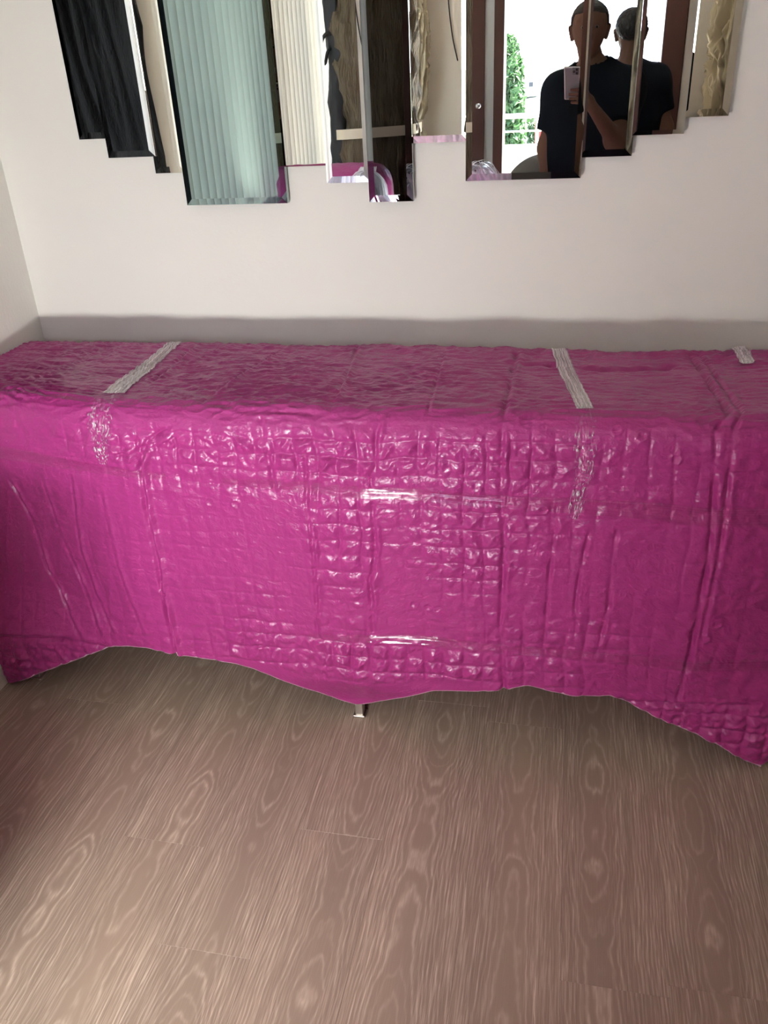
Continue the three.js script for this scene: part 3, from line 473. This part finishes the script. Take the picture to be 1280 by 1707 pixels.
{
  const o = thing('wrapped_chest', 'low plum-wrapped chest carrying a work lamp and a heap of film', 'chest', [-0.50, 0, 2.10]);
  part(o, 'wrapped_body', wrapped(-0.27, 0.27, 0.08, 0.6, -0.17, 0.2, 0.006, 12, 0.05, 30), plumWrap);
  for (const [x, z] of [[-0.2, -0.1], [0.2, -0.1], [-0.2, 0.08], [0.2, 0.08]]) part(o, numbered('chest_foot'), new THREE.CylinderGeometry(0.022, 0.018, 0.1, 12).translate(x, 0.05, z), std(0x222222, 0.5));
  const h = thing('film_heap', 'crumpled heap of shiny milky stretch film piled on the low plum-wrapped chest', 'plastic film', [-0.52, 0.605, 2.20]);
  const crest = [[-0.24, 0.31], [-0.2, 0.38], [-0.12, 0.36], [-0.06, 0.36], [0.04, 0.38], [0.1, 0.48], [0.16, 0.45], [0.22, 0.34], [0.24, 0.3]];
  const fold = (x, y) => 0.03 * (1 - 2.2 * Math.abs(N(x * 9, y * 5, 3.7))) + 0.014 * (1 - 2.2 * Math.abs(N(x * 24 + y * 6, y * 12, 5.2)));
  for (const k of [0, 1]) part(h, numbered('film_sheet'), grid(120, 70, (u, v) => { const x = lerp(-0.24, 0.24, u), t = along(crest, x) * (1 - 0.08 * k); return [x, 0.004 + t * v, 0.03 - 0.02 * k + (k ? 0.05 : -0.03) * (1 - v) + fold(x, v * t + k * 3)]; }), filmSheet);
  const st = part(h, 'film_strips', ribbons(34, 7, [[0.02, 0.42, 0.0], [0.06, 0.48, 0.0], [0.11, 0.49, -0.01], [0.15, 0.43, -0.02], [0.18, 0.33, -0.02]], 0.009, [0.1, 0.1, 0.06]), filmWhite);
  st.userData.kind = 'stuff';
  const h2 = thing('film_heap', 'crumpled heap of shiny white stretch film lying on the seat of the wrapped armchair', 'plastic film', [-0.95, 0.70, 1.82]);
  part(h2, 'film_strips', mergeGeometries([ribbons(110, 5, [[-0.13, 0.14, -0.08], [-0.09, 0.22, -0.07], [-0.02, 0.3, -0.04], [0.06, 0.37, -0.03], [0.12, 0.34, -0.06], [0.13, 0.2, -0.09]], 0.014, [0.05, 0.1, 0.1]), ribbons(110, 8, [[0.07, 0.37, -0.03], [0.03, 0.26, -0.1], [0.0, 0.12, -0.13], [0.0, 0.02, -0.13]], 0.012, [0.22, 0.1, 0.05]), ribbons(40, 9, [[-0.15, 0.02, 0.05], [-0.05, 0.12, 0.06], [0.06, 0.12, 0.06], [0.14, 0.02, 0.05]], 0.03, [0.05, 0.05, 0.08])]).scale(1, 1.12, 1), filmGlow).userData.kind = 'stuff';
  // a low, compact light near the photographer's left knee throws the wall shadow above the sideboard
  const l = thing('work_lamp', 'small flat work lamp standing on the low plum-wrapped chest, shining at the wall', 'lamp', [-0.58, 0.605, 1.99], LAMP.turn);
  part(l, 'lamp_housing', rbox(-0.16, 0.16, 0.06, 0.15, -0.0, 0.03, 0.008), std(0x222326, 0.5));
  part(l, 'lamp_bracket', mergeGeometries([rbox(-0.172, -0.164, 0.0, 0.12, 0.005, 0.025, 0.002), rbox(0.164, 0.172, 0.0, 0.12, 0.005, 0.025, 0.002), rbox(-0.172, 0.172, 0.0, 0.008, -0.02, 0.05, 0.003)]), std(0x2c2c2e, 0.45));
  part(l, 'lamp_screen', rbox(-0.13, 0.13, 0.08, 0.13, -0.004, 0.001, 0.001), std(0xf4f2ea, 0.4, { emissive: new THREE.Color(0.95, 1, 0.975), emissiveIntensity: 1.5 }));
  const light = new THREE.RectAreaLight(new THREE.Color(0.95, 1, 0.975), LAMP.power, 0.26, 0.05);
  light.name = 'work_lamp_light'; light.position.set(0, 0.105, -0.008); l.add(light);   // a RectAreaLight shines along its own -z
}
{ // gathered curtains at both sides of the door
  const cloth = std(new THREE.Color(0.50, 0.45, 0.33), 0.5, { metalness: 0.2, side: THREE.DoubleSide });
  const cur = (name, label, x, w, seed, tie) => {
    const o = thing(name, label, 'curtain', [x, 0, 3.98], 0);
    part(o, 'gathered_cloth', grid(150, 260, (u, v) => {
      const a = u * Math.PI * 2, y = lerp(0.04, 2.42, v), pinch = tie ? 1 - 0.45 * Math.exp(-Math.pow((y - 1.19) / 0.06, 2)) : 1;
      const f = 1 - 2.4 * Math.abs(N(Math.cos(a) * 2.6 + 1.2 * N(y * 3, seed), Math.sin(a) * 2.6 + 0.9 * Math.sin(y * 4 + seed), y * 3.2 + seed)), f2 = 1 - 2.2 * Math.abs(N(Math.cos(a) * 6, Math.sin(a) * 6, y * 9 + seed));
      const r = w * pinch * (0.7 + 0.75 * f + 0.3 * f2); return [Math.cos(a) * r + 0.012 * Math.sin(y * 7 + seed), y, Math.sin(a) * r * 0.8];
    }), cloth);
    part(o, 'curtain_hook', new THREE.TorusGeometry(0.02, 0.004, 8, 20).translate(0, 2.45, 0), std(0x888888, 0.3, { metalness: 1 }));
    if (tie) part(o, 'tie_band', grid(60, 4, (u, v) => [Math.cos(u * 6.2832) * w * 0.78, 1.165 + v * 0.05, Math.sin(u * 6.2832) * w * 0.66]), std(new THREE.Color(0.62, 0.58, 0.46), 0.6, { side: THREE.DoubleSide }));
  };
  cur('gathered_curtain', 'crinkled gold-grey curtain gathered and tied with a pale band left of the balcony door', -1.03, 0.055, 2.5, true);
  cur('gathered_curtain', 'crinkled gold-grey curtain hanging loose on the wall right of the balcony door', 0.92, 0.085, 6.5, false);
}
{ // round-backed chair under a dark cover
  const o = thing('covered_chair', 'round-backed low chair under a dark grey cover in front of the balcony door', 'chair', [-0.1, 0, 2.98]);
  part(o, 'cover', grid(72, 60, (u, v) => {
    const a = u * Math.PI * 2, t = Math.sin(v * Math.PI / 2), rad = Math.pow(Math.cos(v * Math.PI / 2), 0.75), f = 1 + 0.02 * N(Math.cos(a) * 5, Math.sin(a) * 5, v * 4);
    return [Math.cos(a) * 0.40 * rad * f, 0.06 + 1.0 * Math.pow(t, 0.8), Math.sin(a) * 0.25 * rad * f];
  }), std(new THREE.Color(0.10, 0.095, 0.08), 0.85, { side: THREE.DoubleSide }));
  for (const [x, z] of [[-0.2, -0.12], [0.2, -0.12], [-0.2, 0.12], [0.2, 0.12]]) part(o, numbered('leg'), new THREE.CylinderGeometry(0.018, 0.014, 0.1, 12).translate(x, 0.05, z), std(0x2a1a12, 0.5));
}
single('hanging_cord', 'thin dark cord hanging on the wall beside the gathered curtain', 'cord', new THREE.TubeGeometry(new THREE.CatmullRomCurve3([[-0.83, 2.4, ZB - 0.01], [-0.83, 2.0, ZB - 0.014], [-0.80, 1.7, ZB - 0.012], [-0.765, 1.55, ZB - 0.01]].map((p) => new THREE.Vector3(...p))), 40, 0.004, 6), std(0x15120f, 0.6));

// ---------------------------------------------------------------- the two men
function person(label, spec) {
  const o = thing('person', label, 'person');
  const matt = (color, roughness) => phys({ color, roughness, specularIntensity: 0.15 });
  const shadedSkinMat = phys({ color: new THREE.Color(0.15, 0.078, 0.05), roughness: 0.6, specularIntensity: 0.3 }), shirt = matt(spec.shirt, 0.95), trousers = matt(spec.trousers, 0.95), hairMat = std(new THREE.Color(0.018, 0.013, 0.01), 0.75), shoeMat = std(0x1d1d1f, 0.6);  // skin darker than life: the backlit shade is put into its colour
  const { c, z, f, head, L, R } = spec;   // f: which way he faces along z
  const [hx, hy, hz] = head;
  const neck = [c, 1.44, z + 0.015 * -f, 0.058, hx, hy - 0.07, hz - 0.02 * f, 0.052];
  const torso = [[c - 0.08, 0.95, z, 0.115, c - 0.09, 1.30, z, 0.115], [c + 0.08, 0.95, z, 0.115, c + 0.09, 1.30, z, 0.115], [c, 0.92, z, 0.12, c, 1.33, z, 0.12], [L.s[0], L.s[1], z, 0.062, c, 1.42, z, 0.075], [R.s[0], R.s[1], z, 0.062, c, 1.42, z, 0.075]];
  const arm = (a) => [[...a.s, 0.055, ...a.e, 0.042], [...a.e, 0.044, ...a.w, 0.027]];
  const legs = spec.legs.flatMap((l) => [[...l[0], 0.088, ...l[1], 0.055], [...l[1], 0.055, ...l[2], 0.036]]);
  const headB = [[hx, hy + 0.025, hz - 0.015 * f, 0.076, hx, hy + 0.035, hz - 0.03 * f, 0.08], [hx, hy - 0.01, hz + 0.02 * f, 0.062, hx, hy - 0.085, hz + 0.05 * f, 0.036], [hx, hy + 0.03, hz + 0.03 * f, 0.066, hx, hy - 0.03, hz + 0.03 * f, 0.06]];
  const bodyF = bones([neck, ...torso, ...arm(L), ...arm(R), ...legs], 0.045);
  const geos = [mesher(bodyF, [c - 0.42, 0.03, z - 0.4], [c + 0.42, 1.52, z + 0.3], 0.013)];
  const face = bones(headB, 0.035), feat = [[hx, hy + 0.012, hz + 0.092 * f, 0.008, hx, hy - 0.028, hz + 0.108 * f, 0.0115], [hx - 0.012, hy - 0.032, hz + 0.096 * f, 0.008, hx + 0.012, hy - 0.032, hz + 0.096 * f, 0.008], [hx - 0.017, hy - 0.058, hz + 0.084 * f, 0.006, hx + 0.017, hy - 0.058, hz + 0.084 * f, 0.006], [hx - 0.016, hy - 0.066, hz + 0.083 * f, 0.006, hx + 0.016, hy - 0.066, hz + 0.083 * f, 0.006], [hx - 0.05, hy + 0.03, hz + 0.068 * f, 0.011, hx + 0.05, hy + 0.03, hz + 0.068 * f, 0.011]];
  const featF = bones(feat, 0.006);
  const ears = [-1, 1].map((s) => [hx + s * 0.085, hy + 0.012, hz - 0.014 * f, 0.0125, hx + s * 0.077, hy - 0.036, hz - 0.002 * f, 0.008]), earF = bones(ears, 0.01);
  const headF = (x, y, zz) => { let d = smin(smin(face(x, y, zz), featF(x, y, zz), 0.014), earF(x, y, zz), 0.008); for (const s of [-1, 1]) { const e = Math.hypot(x - hx - s * 0.031, y - hy - 0.008, zz - hz - 0.094 * f) - 0.014; d = Math.max(d, -e * 0.7 - 0.0015); } return smin(d, cone(x, y, zz, neck), 0.02); };
  geos.push(mesher(headF, [hx - 0.12, hy - 0.15, hz - 0.14], [hx + 0.12, hy + 0.14, hz + 0.14], 0.0042));
  for (const a of [L, R]) { // hand: palm, four fingers, thumb
    const h = a.hand, hb = [[...a.w, 0.026, ...h.palm[0], 0.024], [...h.palm[0], 0.02, ...h.palm[1], 0.016], [...h.palm[0], 0.02, ...h.palm[2], 0.016], [...h.palm[1], 0.015, ...h.palm[2], 0.015]];
    const fing = h.fingers.flatMap((p) => p.slice(1).map((q, i) => [...p[i], 0.0095 - 0.0012 * i, ...q, 0.0087 - 0.0012 * i]));
    const hf = (x, y, zz) => smin(bones(hb, 0.018)(x, y, zz), bones(fing, 0.004)(x, y, zz), 0.006);
    const all = [...hb, ...fing].flatMap((b) => [[b[0], b[1], b[2]], [b[4], b[5], b[6]]]), lo = [0, 1, 2].map((k) => Math.min(...all.map((p) => p[k])) - 0.035), hi = [0, 1, 2].map((k) => Math.max(...all.map((p) => p[k])) + 0.035);
    geos.push(mesher(hf, lo, hi, 0.0036));
  }
  part(o, 'body', mergeGeometries(geos), shadedSkinMat);
  // cropped hair
  part(o, 'hair', mesher((x, y, zz) => { const fr = (zz - hz) * f; const line = y - (hy + 0.062 - 0.9 * Math.max(0, -fr - 0.0) - (fr < 0.02 ? 0.045 : 0)); return Math.max(face(x, y, zz) - 0.007 - 0.003 * N(x * 90, y * 90, zz * 90), -line, fr - 0.088 + 0.35 * Math.abs(x - hx)); }, [hx - 0.12, hy - 0.1, hz - 0.14], [hx + 0.12, hy + 0.15, hz + 0.14], 0.0042), hairMat);
  for (const s of [-1, 1]) {
    const e = part(o, numbered('eye'), new THREE.SphereGeometry(0.0115, 20, 14), phys({ color: 0x7a726a, roughness: 0.4, specularIntensity: 0.2 }), [hx + s * 0.031, hy + 0.008, hz + 0.0765 * f]);  // eye whites darkened as well, shade put into their colour
    part(e, 'iris', new THREE.SphereGeometry(0.0062, 16, 10).translate(0, -0.001, 0.0065 * f), std(0x1c0f08, 0.2));
  }
  // T-shirt: body, short flared sleeves, open hem
  const sleeve = (a) => { const d = a.e.map((v, k) => v - a.s[k]), l = Math.hypot(...d), n = d.map((v) => v / l), e = a.s.map((v, k) => v + n[k] * 0.19); return [[...a.s, 0.074, ...e, 0.07], n, e]; };
  const sl = [sleeve(L), sleeve(R)], tb = bones(torso.map((b) => [b[0], b[1] - 0.02, b[2], b[3] + 0.02, b[4], b[5], b[6], b[7] + 0.018]), 0.06);
  part(o, 't_shirt', mesher((x, y, zz) => {
    let d = tb(x, y, zz);
    for (const [b, n, e] of sl) d = smin(d, Math.max(cone(x, y, zz, b), (x - e[0]) * n[0] + (y - e[1]) * n[1] + (zz - e[2]) * n[2]), 0.03);
    d += 0.004 * N(x * 9, y * 7, zz * 9);
    d = Math.max(d, 0.84 - y);
    return Math.max(d, -(cone(x, y, zz, [neck[0], 1.44, neck[2], 0.072, neck[4], 1.56, neck[6], 0.08])));
  }, [c - 0.42, 0.82, z - 0.26], [c + 0.42, 1.56, z + 0.26], 0.0105), shirt);
  part(o, 'trousers', mesher((x, y, zz) => { let d = bones(legs.map((b) => [b[0], b[1], b[2], b[3] + 0.022, b[4], b[5], b[6], b[7] + 0.026]), 0.03)(x, y, zz); d = smin(d, bones([[c - 0.08, 0.95, z, 0.128, c + 0.08, 0.95, z, 0.128]], 0.03)(x, y, zz), 0.05); return Math.max(d, y - 1.0, 0.085 - y) + 0.003 * N(x * 10, y * 8, zz * 10); }, [c - 0.3, 0.05, z - 0.25], [c + 0.3, 1.03, z + 0.25], 0.013), trousers);
  spec.legs.forEach((l) => { const [ax, , az] = l[2]; part(o, numbered('shoe'), mesher((x, y, zz) => Math.max(bones([[ax, 0.05, az - 0.05 * f, 0.042, ax, 0.045, az + 0.08 * f, 0.046], [ax, 0.04, az + 0.08 * f, 0.044, ax, 0.03, az + 0.16 * f, 0.036], [ax, 0.06, az - 0.02 * f, 0.045, ax, 0.09, az - 0.015 * f, 0.045]], 0.03)(x, y, zz), 0.002 - y, y - 0.11), [ax - 0.08, -0.02, az - 0.24], [ax + 0.08, 0.13, az + 0.24], 0.0065), shoeMat); });
  return o;
}
const hanging = (w, f) => { // relaxed hand below the wrist
  const [x, y, z] = w, p = (dx, dy, dz) => [x + dx, y + dy, z + dz * f];
  return { palm: [p(0, -0.03, 0.01), p(0, -0.085, 0.035), p(0, -0.09, -0.025)], fingers: [[p(0, -0.085, 0.035), p(0, -0.12, 0.045), p(0.012, -0.15, 0.04), p(0.022, -0.165, 0.03)], [p(0, -0.09, 0.016), p(0, -0.13, 0.022), p(0.012, -0.163, 0.018), p(0.024, -0.178, 0.01)], [p(0, -0.09, -0.004), p(0, -0.128, -0.002), p(0.014, -0.158, -0.004), p(0.026, -0.17, -0.008)], [p(0, -0.088, -0.024), p(0, -0.115, -0.026), p(0.014, -0.138, -0.026), p(0.024, -0.148, -0.026)], [p(0, -0.03, 0.03), p(0.012, -0.062, 0.055), p(0.018, -0.092, 0.06)]] };
};
// places on the phone held at EYE, in the phone's own axes
const phoneTilt = new THREE.Quaternion().setFromEuler(new THREE.Euler(-0.48222, 0.22743, -0.05227, 'YXZ'));
const inPhone = (x, y, z) => new THREE.Vector3(x, y, z).applyQuaternion(phoneTilt).add(EYE).toArray();
{
  const wR = inPhone(0.075, -0.185, 0.03);
  const grip = {
    palm: [inPhone(0.05, -0.15, 0.032), inPhone(0.028, -0.105, 0.036), inPhone(0.02, -0.15, 0.036)],
    fingers: [
      [inPhone(0.030, -0.095, 0.034), inPhone(0.030, -0.083, 0.012), inPhone(0.012, -0.078, -0.003), inPhone(-0.018, -0.078, -0.005)],
      [inPhone(0.030, -0.108, 0.034), inPhone(0.032, -0.101, 0.010), inPhone(0.012, -0.097, -0.004), inPhone(-0.026, -0.098, -0.006)],
      [inPhone(0.028, -0.125, 0.034), inPhone(0.031, -0.119, 0.010), inPhone(0.010, -0.116, -0.004), inPhone(-0.024, -0.117, -0.006)],
      [inPhone(0.024, -0.142, 0.034), inPhone(0.028, -0.139, 0.012), inPhone(0.008, -0.136, -0.002), inPhone(-0.016, -0.135, -0.004)],
      [inPhone(0.045, -0.14, 0.045), inPhone(0.032, -0.105, 0.050), inPhone(0.01, -0.085, 0.036), inPhone(-0.004, -0.072, 0.026)]],
  };
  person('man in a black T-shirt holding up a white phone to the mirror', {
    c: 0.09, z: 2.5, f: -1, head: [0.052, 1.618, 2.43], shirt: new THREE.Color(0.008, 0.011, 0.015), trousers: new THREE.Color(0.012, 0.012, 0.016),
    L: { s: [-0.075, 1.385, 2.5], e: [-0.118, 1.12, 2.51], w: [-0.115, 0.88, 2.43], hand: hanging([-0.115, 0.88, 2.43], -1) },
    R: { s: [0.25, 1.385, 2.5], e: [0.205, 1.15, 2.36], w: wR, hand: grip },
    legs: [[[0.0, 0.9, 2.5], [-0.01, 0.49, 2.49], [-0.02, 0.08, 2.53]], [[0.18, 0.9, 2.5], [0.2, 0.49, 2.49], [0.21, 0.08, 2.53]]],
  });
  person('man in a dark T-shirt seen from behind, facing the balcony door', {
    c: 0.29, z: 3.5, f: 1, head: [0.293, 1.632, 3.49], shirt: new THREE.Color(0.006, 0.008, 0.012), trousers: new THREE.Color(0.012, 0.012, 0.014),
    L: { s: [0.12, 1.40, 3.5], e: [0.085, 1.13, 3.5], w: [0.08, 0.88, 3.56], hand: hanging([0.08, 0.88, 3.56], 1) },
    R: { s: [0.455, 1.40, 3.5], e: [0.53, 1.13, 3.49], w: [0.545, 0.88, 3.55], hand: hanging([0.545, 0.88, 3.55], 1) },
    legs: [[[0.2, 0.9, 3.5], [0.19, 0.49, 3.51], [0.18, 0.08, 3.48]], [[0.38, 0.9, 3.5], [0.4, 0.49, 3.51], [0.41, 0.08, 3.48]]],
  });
  const o = thing('phone', 'white phone held upright in the right hand of the man facing the mirror', 'phone');
  o.position.copy(EYE); o.quaternion.copy(phoneTilt);
  part(o, 'phone_body', new RoundedBoxGeometry(0.071, 0.147, 0.008, 4, 0.0039).translate(-0.018, -0.058, 0.013), phys({ color: 0xd0ceca, roughness: 0.3 }));
  part(o, 'phone_back', new RoundedBoxGeometry(0.063, 0.139, 0.001, 3, 0.0004).translate(-0.018, -0.058, 0.0087), std(0x77787a, 0.3), null, 'grey glass back');
  part(o, 'screen', box(-0.051, 0.015, -0.129, 0.013, 0.0171, 0.0174), std(0x050506, 0.1));
  const cam = part(o, 'camera_block', new RoundedBoxGeometry(0.03, 0.032, 0.003, 3, 0.0014).translate(-0.001, -0.002, 0.0083), std(0x606164, 0.3));
  for (const [x, y] of [[0.004, 0.006], [0.004, -0.01], [-0.009, -0.002]]) part(cam, numbered('camera_lens'), new THREE.CylinderGeometry(0.0055, 0.0055, 0.003, 20).rotateX(Math.PI / 2).translate(x, y, 0.0072), std(0x050507, 0.08));
}

// ---------------------------------------------------------------- balcony and what lies beyond
{
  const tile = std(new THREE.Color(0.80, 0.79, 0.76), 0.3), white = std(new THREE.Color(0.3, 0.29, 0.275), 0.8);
  struct('balcony_floor', box(-4.5, 4.5, -0.25, -0.015, ZB + 0.2, 7.4), tile);
  const par = structGroup('balcony_parapet');
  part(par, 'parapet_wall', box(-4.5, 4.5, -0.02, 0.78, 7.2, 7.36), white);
  part(par, 'coping', rbox(-4.5, 4.5, 0.78, 0.81, 7.17, 7.39, 0.008), std(new THREE.Color(0.78, 0.76, 0.72), 0.5));
  const rail = thing('balcony_railing', 'bright steel tube railing on top of the white balcony wall', 'railing', [0, 0.81, 7.28]), steel = std(0xc9c6bd, 0.3, { metalness: 0.9 });
  const tube = (y, r) => new THREE.CylinderGeometry(r, r, 9, 16).rotateZ(Math.PI / 2).translate(0, y, 0);
  part(rail, 'top_rail', tube(0.27, 0.025), steel); part(rail, 'lower_rail', tube(0.13, 0.009), steel);
  for (let x = -4.15; x < 4.4; x += 0.38 * 2) part(rail, numbered('railing_post'), new THREE.CylinderGeometry(0.016, 0.016, 0.27, 12).translate(x, 0.135, 0), steel);
  struct('building_facade', mergeGeometries([box(-6, X0 - 0.2, -6, 5.4, ZB, ZB + 0.2), box(X1 + 0.2, 6, -6, 5.4, ZB, ZB + 0.2), box(X0 - 0.2, X1 + 0.2, TOP + 0.2, 5.4, ZB, ZB + 0.2), box(X0 - 0.2, X1 + 0.2, -6, -0.25, ZB, ZB + 0.2)]), std(0xd8d2c6, 0.9));
  const land = grid(90, 70, (u, v) => { const z = 8 + Math.pow(v, 2) * 420, x = (u - 0.5) * (90 + z * 1.6), rise = sm(60, 330, z) * (8.5 + 5 * N(x * 0.012, z * 0.01, 1.4) + 2 * N(x * 0.05, z * 0.04)); return [x, -6 + rise + 0.2 * N(x * 0.2, z * 0.2), z]; });
  const lm = struct('hillside', land, std(new THREE.Color(0.05, 0.062, 0.045), 1)); lm.material.side = THREE.DoubleSide;
}
function tree(name, label, x, z, y0, h, rad, seed, col, count, shape) {
  const o = thing(name, label, 'tree', [x, y0, z]), r = rng(seed), g = [];
  for (let k = 0; k < count; k++) {
    const t = Math.pow(r(), 0.45), a = r() * 6.2832, lump = 0.75 + 0.35 * N(Math.cos(a) * 1.6, Math.sin(a) * 1.6, t * 5 + seed), R = rad * shape(t) * lump * Math.pow(r(), 0.3), s = 0.05 + 0.05 * r();
    const q = new THREE.PlaneGeometry(s, s * 1.7, 1, 2), p = q.attributes.position; p.setZ(2, s * 0.2); p.setZ(3, s * 0.2); p.setX(0, 0); p.setX(1, 0.002); p.setX(4, 0); p.setX(5, 0.002);
    q.rotateX((r() - 0.5) * 2.4); q.rotateY(r() * 6.28); q.rotateZ((r() - 0.5) * 1.6); q.translate(Math.cos(a) * R, h * (0.12 + 0.88 * t), Math.sin(a) * R); g.push(q);
  }
  const f = part(o, 'foliage', mergeGeometries(g), phys({ color: col, roughness: 0.8, transmission: 0.35, thickness: 0, side: THREE.DoubleSide })); f.userData.kind = 'stuff';
  part(o, 'trunk', new THREE.CylinderGeometry(0.05, 0.12, h * 0.9, 10).translate(0, h * 0.45, 0), std(0x3a2a1c, 0.9));
}
tree('tree', 'tall leafy green tree just beyond the balcony railing', -1.02, 12, -6, 7.95, 0.95, 3, new THREE.Color(0.05, 0.13, 0.035), 15000, (t) => Math.pow(1 - t, 0.55) * 0.95 + 0.07);
tree('shrub_tree', 'low spreading palm-like shrub right of the tall tree', -0.55, 14, -6, 6.75, 0.6, 8, new THREE.Color(0.045, 0.1, 0.03), 1800, (t) => 0.4 + 0.6 * Math.sin(t * 3));
function house(label, x, y, z, w, h, d, wall, roof, turn) {
  const o = thing('house', label, 'house', [x, y, z], turn);
  part(o, 'walls', box(-w / 2, w / 2, 0, h, -d / 2, d / 2), std(wall, 0.9));
  const s = new THREE.Shape([[-w / 2 - 0.3, 0], [w / 2 + 0.3, 0], [0, h * 0.45]].map((p) => new THREE.Vector2(...p)));
  part(o, 'roof', new THREE.ExtrudeGeometry(s, { depth: d + 0.6, bevelEnabled: false }).translate(0, h, -d / 2 - 0.3), std(roof, 0.85));
  for (const wx of [-w / 4, w / 4]) part(o, numbered('window'), box(wx - 0.4, wx + 0.4, h * 0.45, h * 0.8, -d / 2 - 0.06, -d / 2 + 0.02), std(0x2a3038, 0.2));
}
house('tiny hut with a red roof on the far hillside, left of the standing man', -6.3, -2.2, 236, 2.4, 1.5, 3, 0xc8beb0, 0xa02018, 0.2);
house('small white house on the far hillside above the tree', -9.5, -1.9, 190, 4.2, 2.4, 5, 0xd8d2c8, 0xa8907c, 0.1);
house('white house on the far hillside left of the red-roofed hut', -7.9, -1.5, 225, 4.6, 2.6, 5, 0xd2ccc4, 0xb09a88, -0.2);
house('grey house high on the far hillside', 2.5, 0.5, 250, 5, 3, 5, 0xb9b9b4, 0x9a8a80, 0.4);
{
  const o = thing('planter_box', 'red planter box standing outside behind the balcony railing', 'planter', [-0.28, 0.81, 7.5]);
  part(o, 'box_body', rbox(-0.1, 0.1, -0.06, 0.2, -0.06, 0.1, 0.01), std(0x9c1c1c, 0.6));
  part(o, 'soil', box(-0.09, 0.09, 0.19, 0.204, -0.05, 0.09), std(0x2a1d14, 1));
}

scene.traverse((o) => { if (o.isMesh) { o.castShadow = true; o.receiveShadow = true; } });
renderer.render(scene, camera);
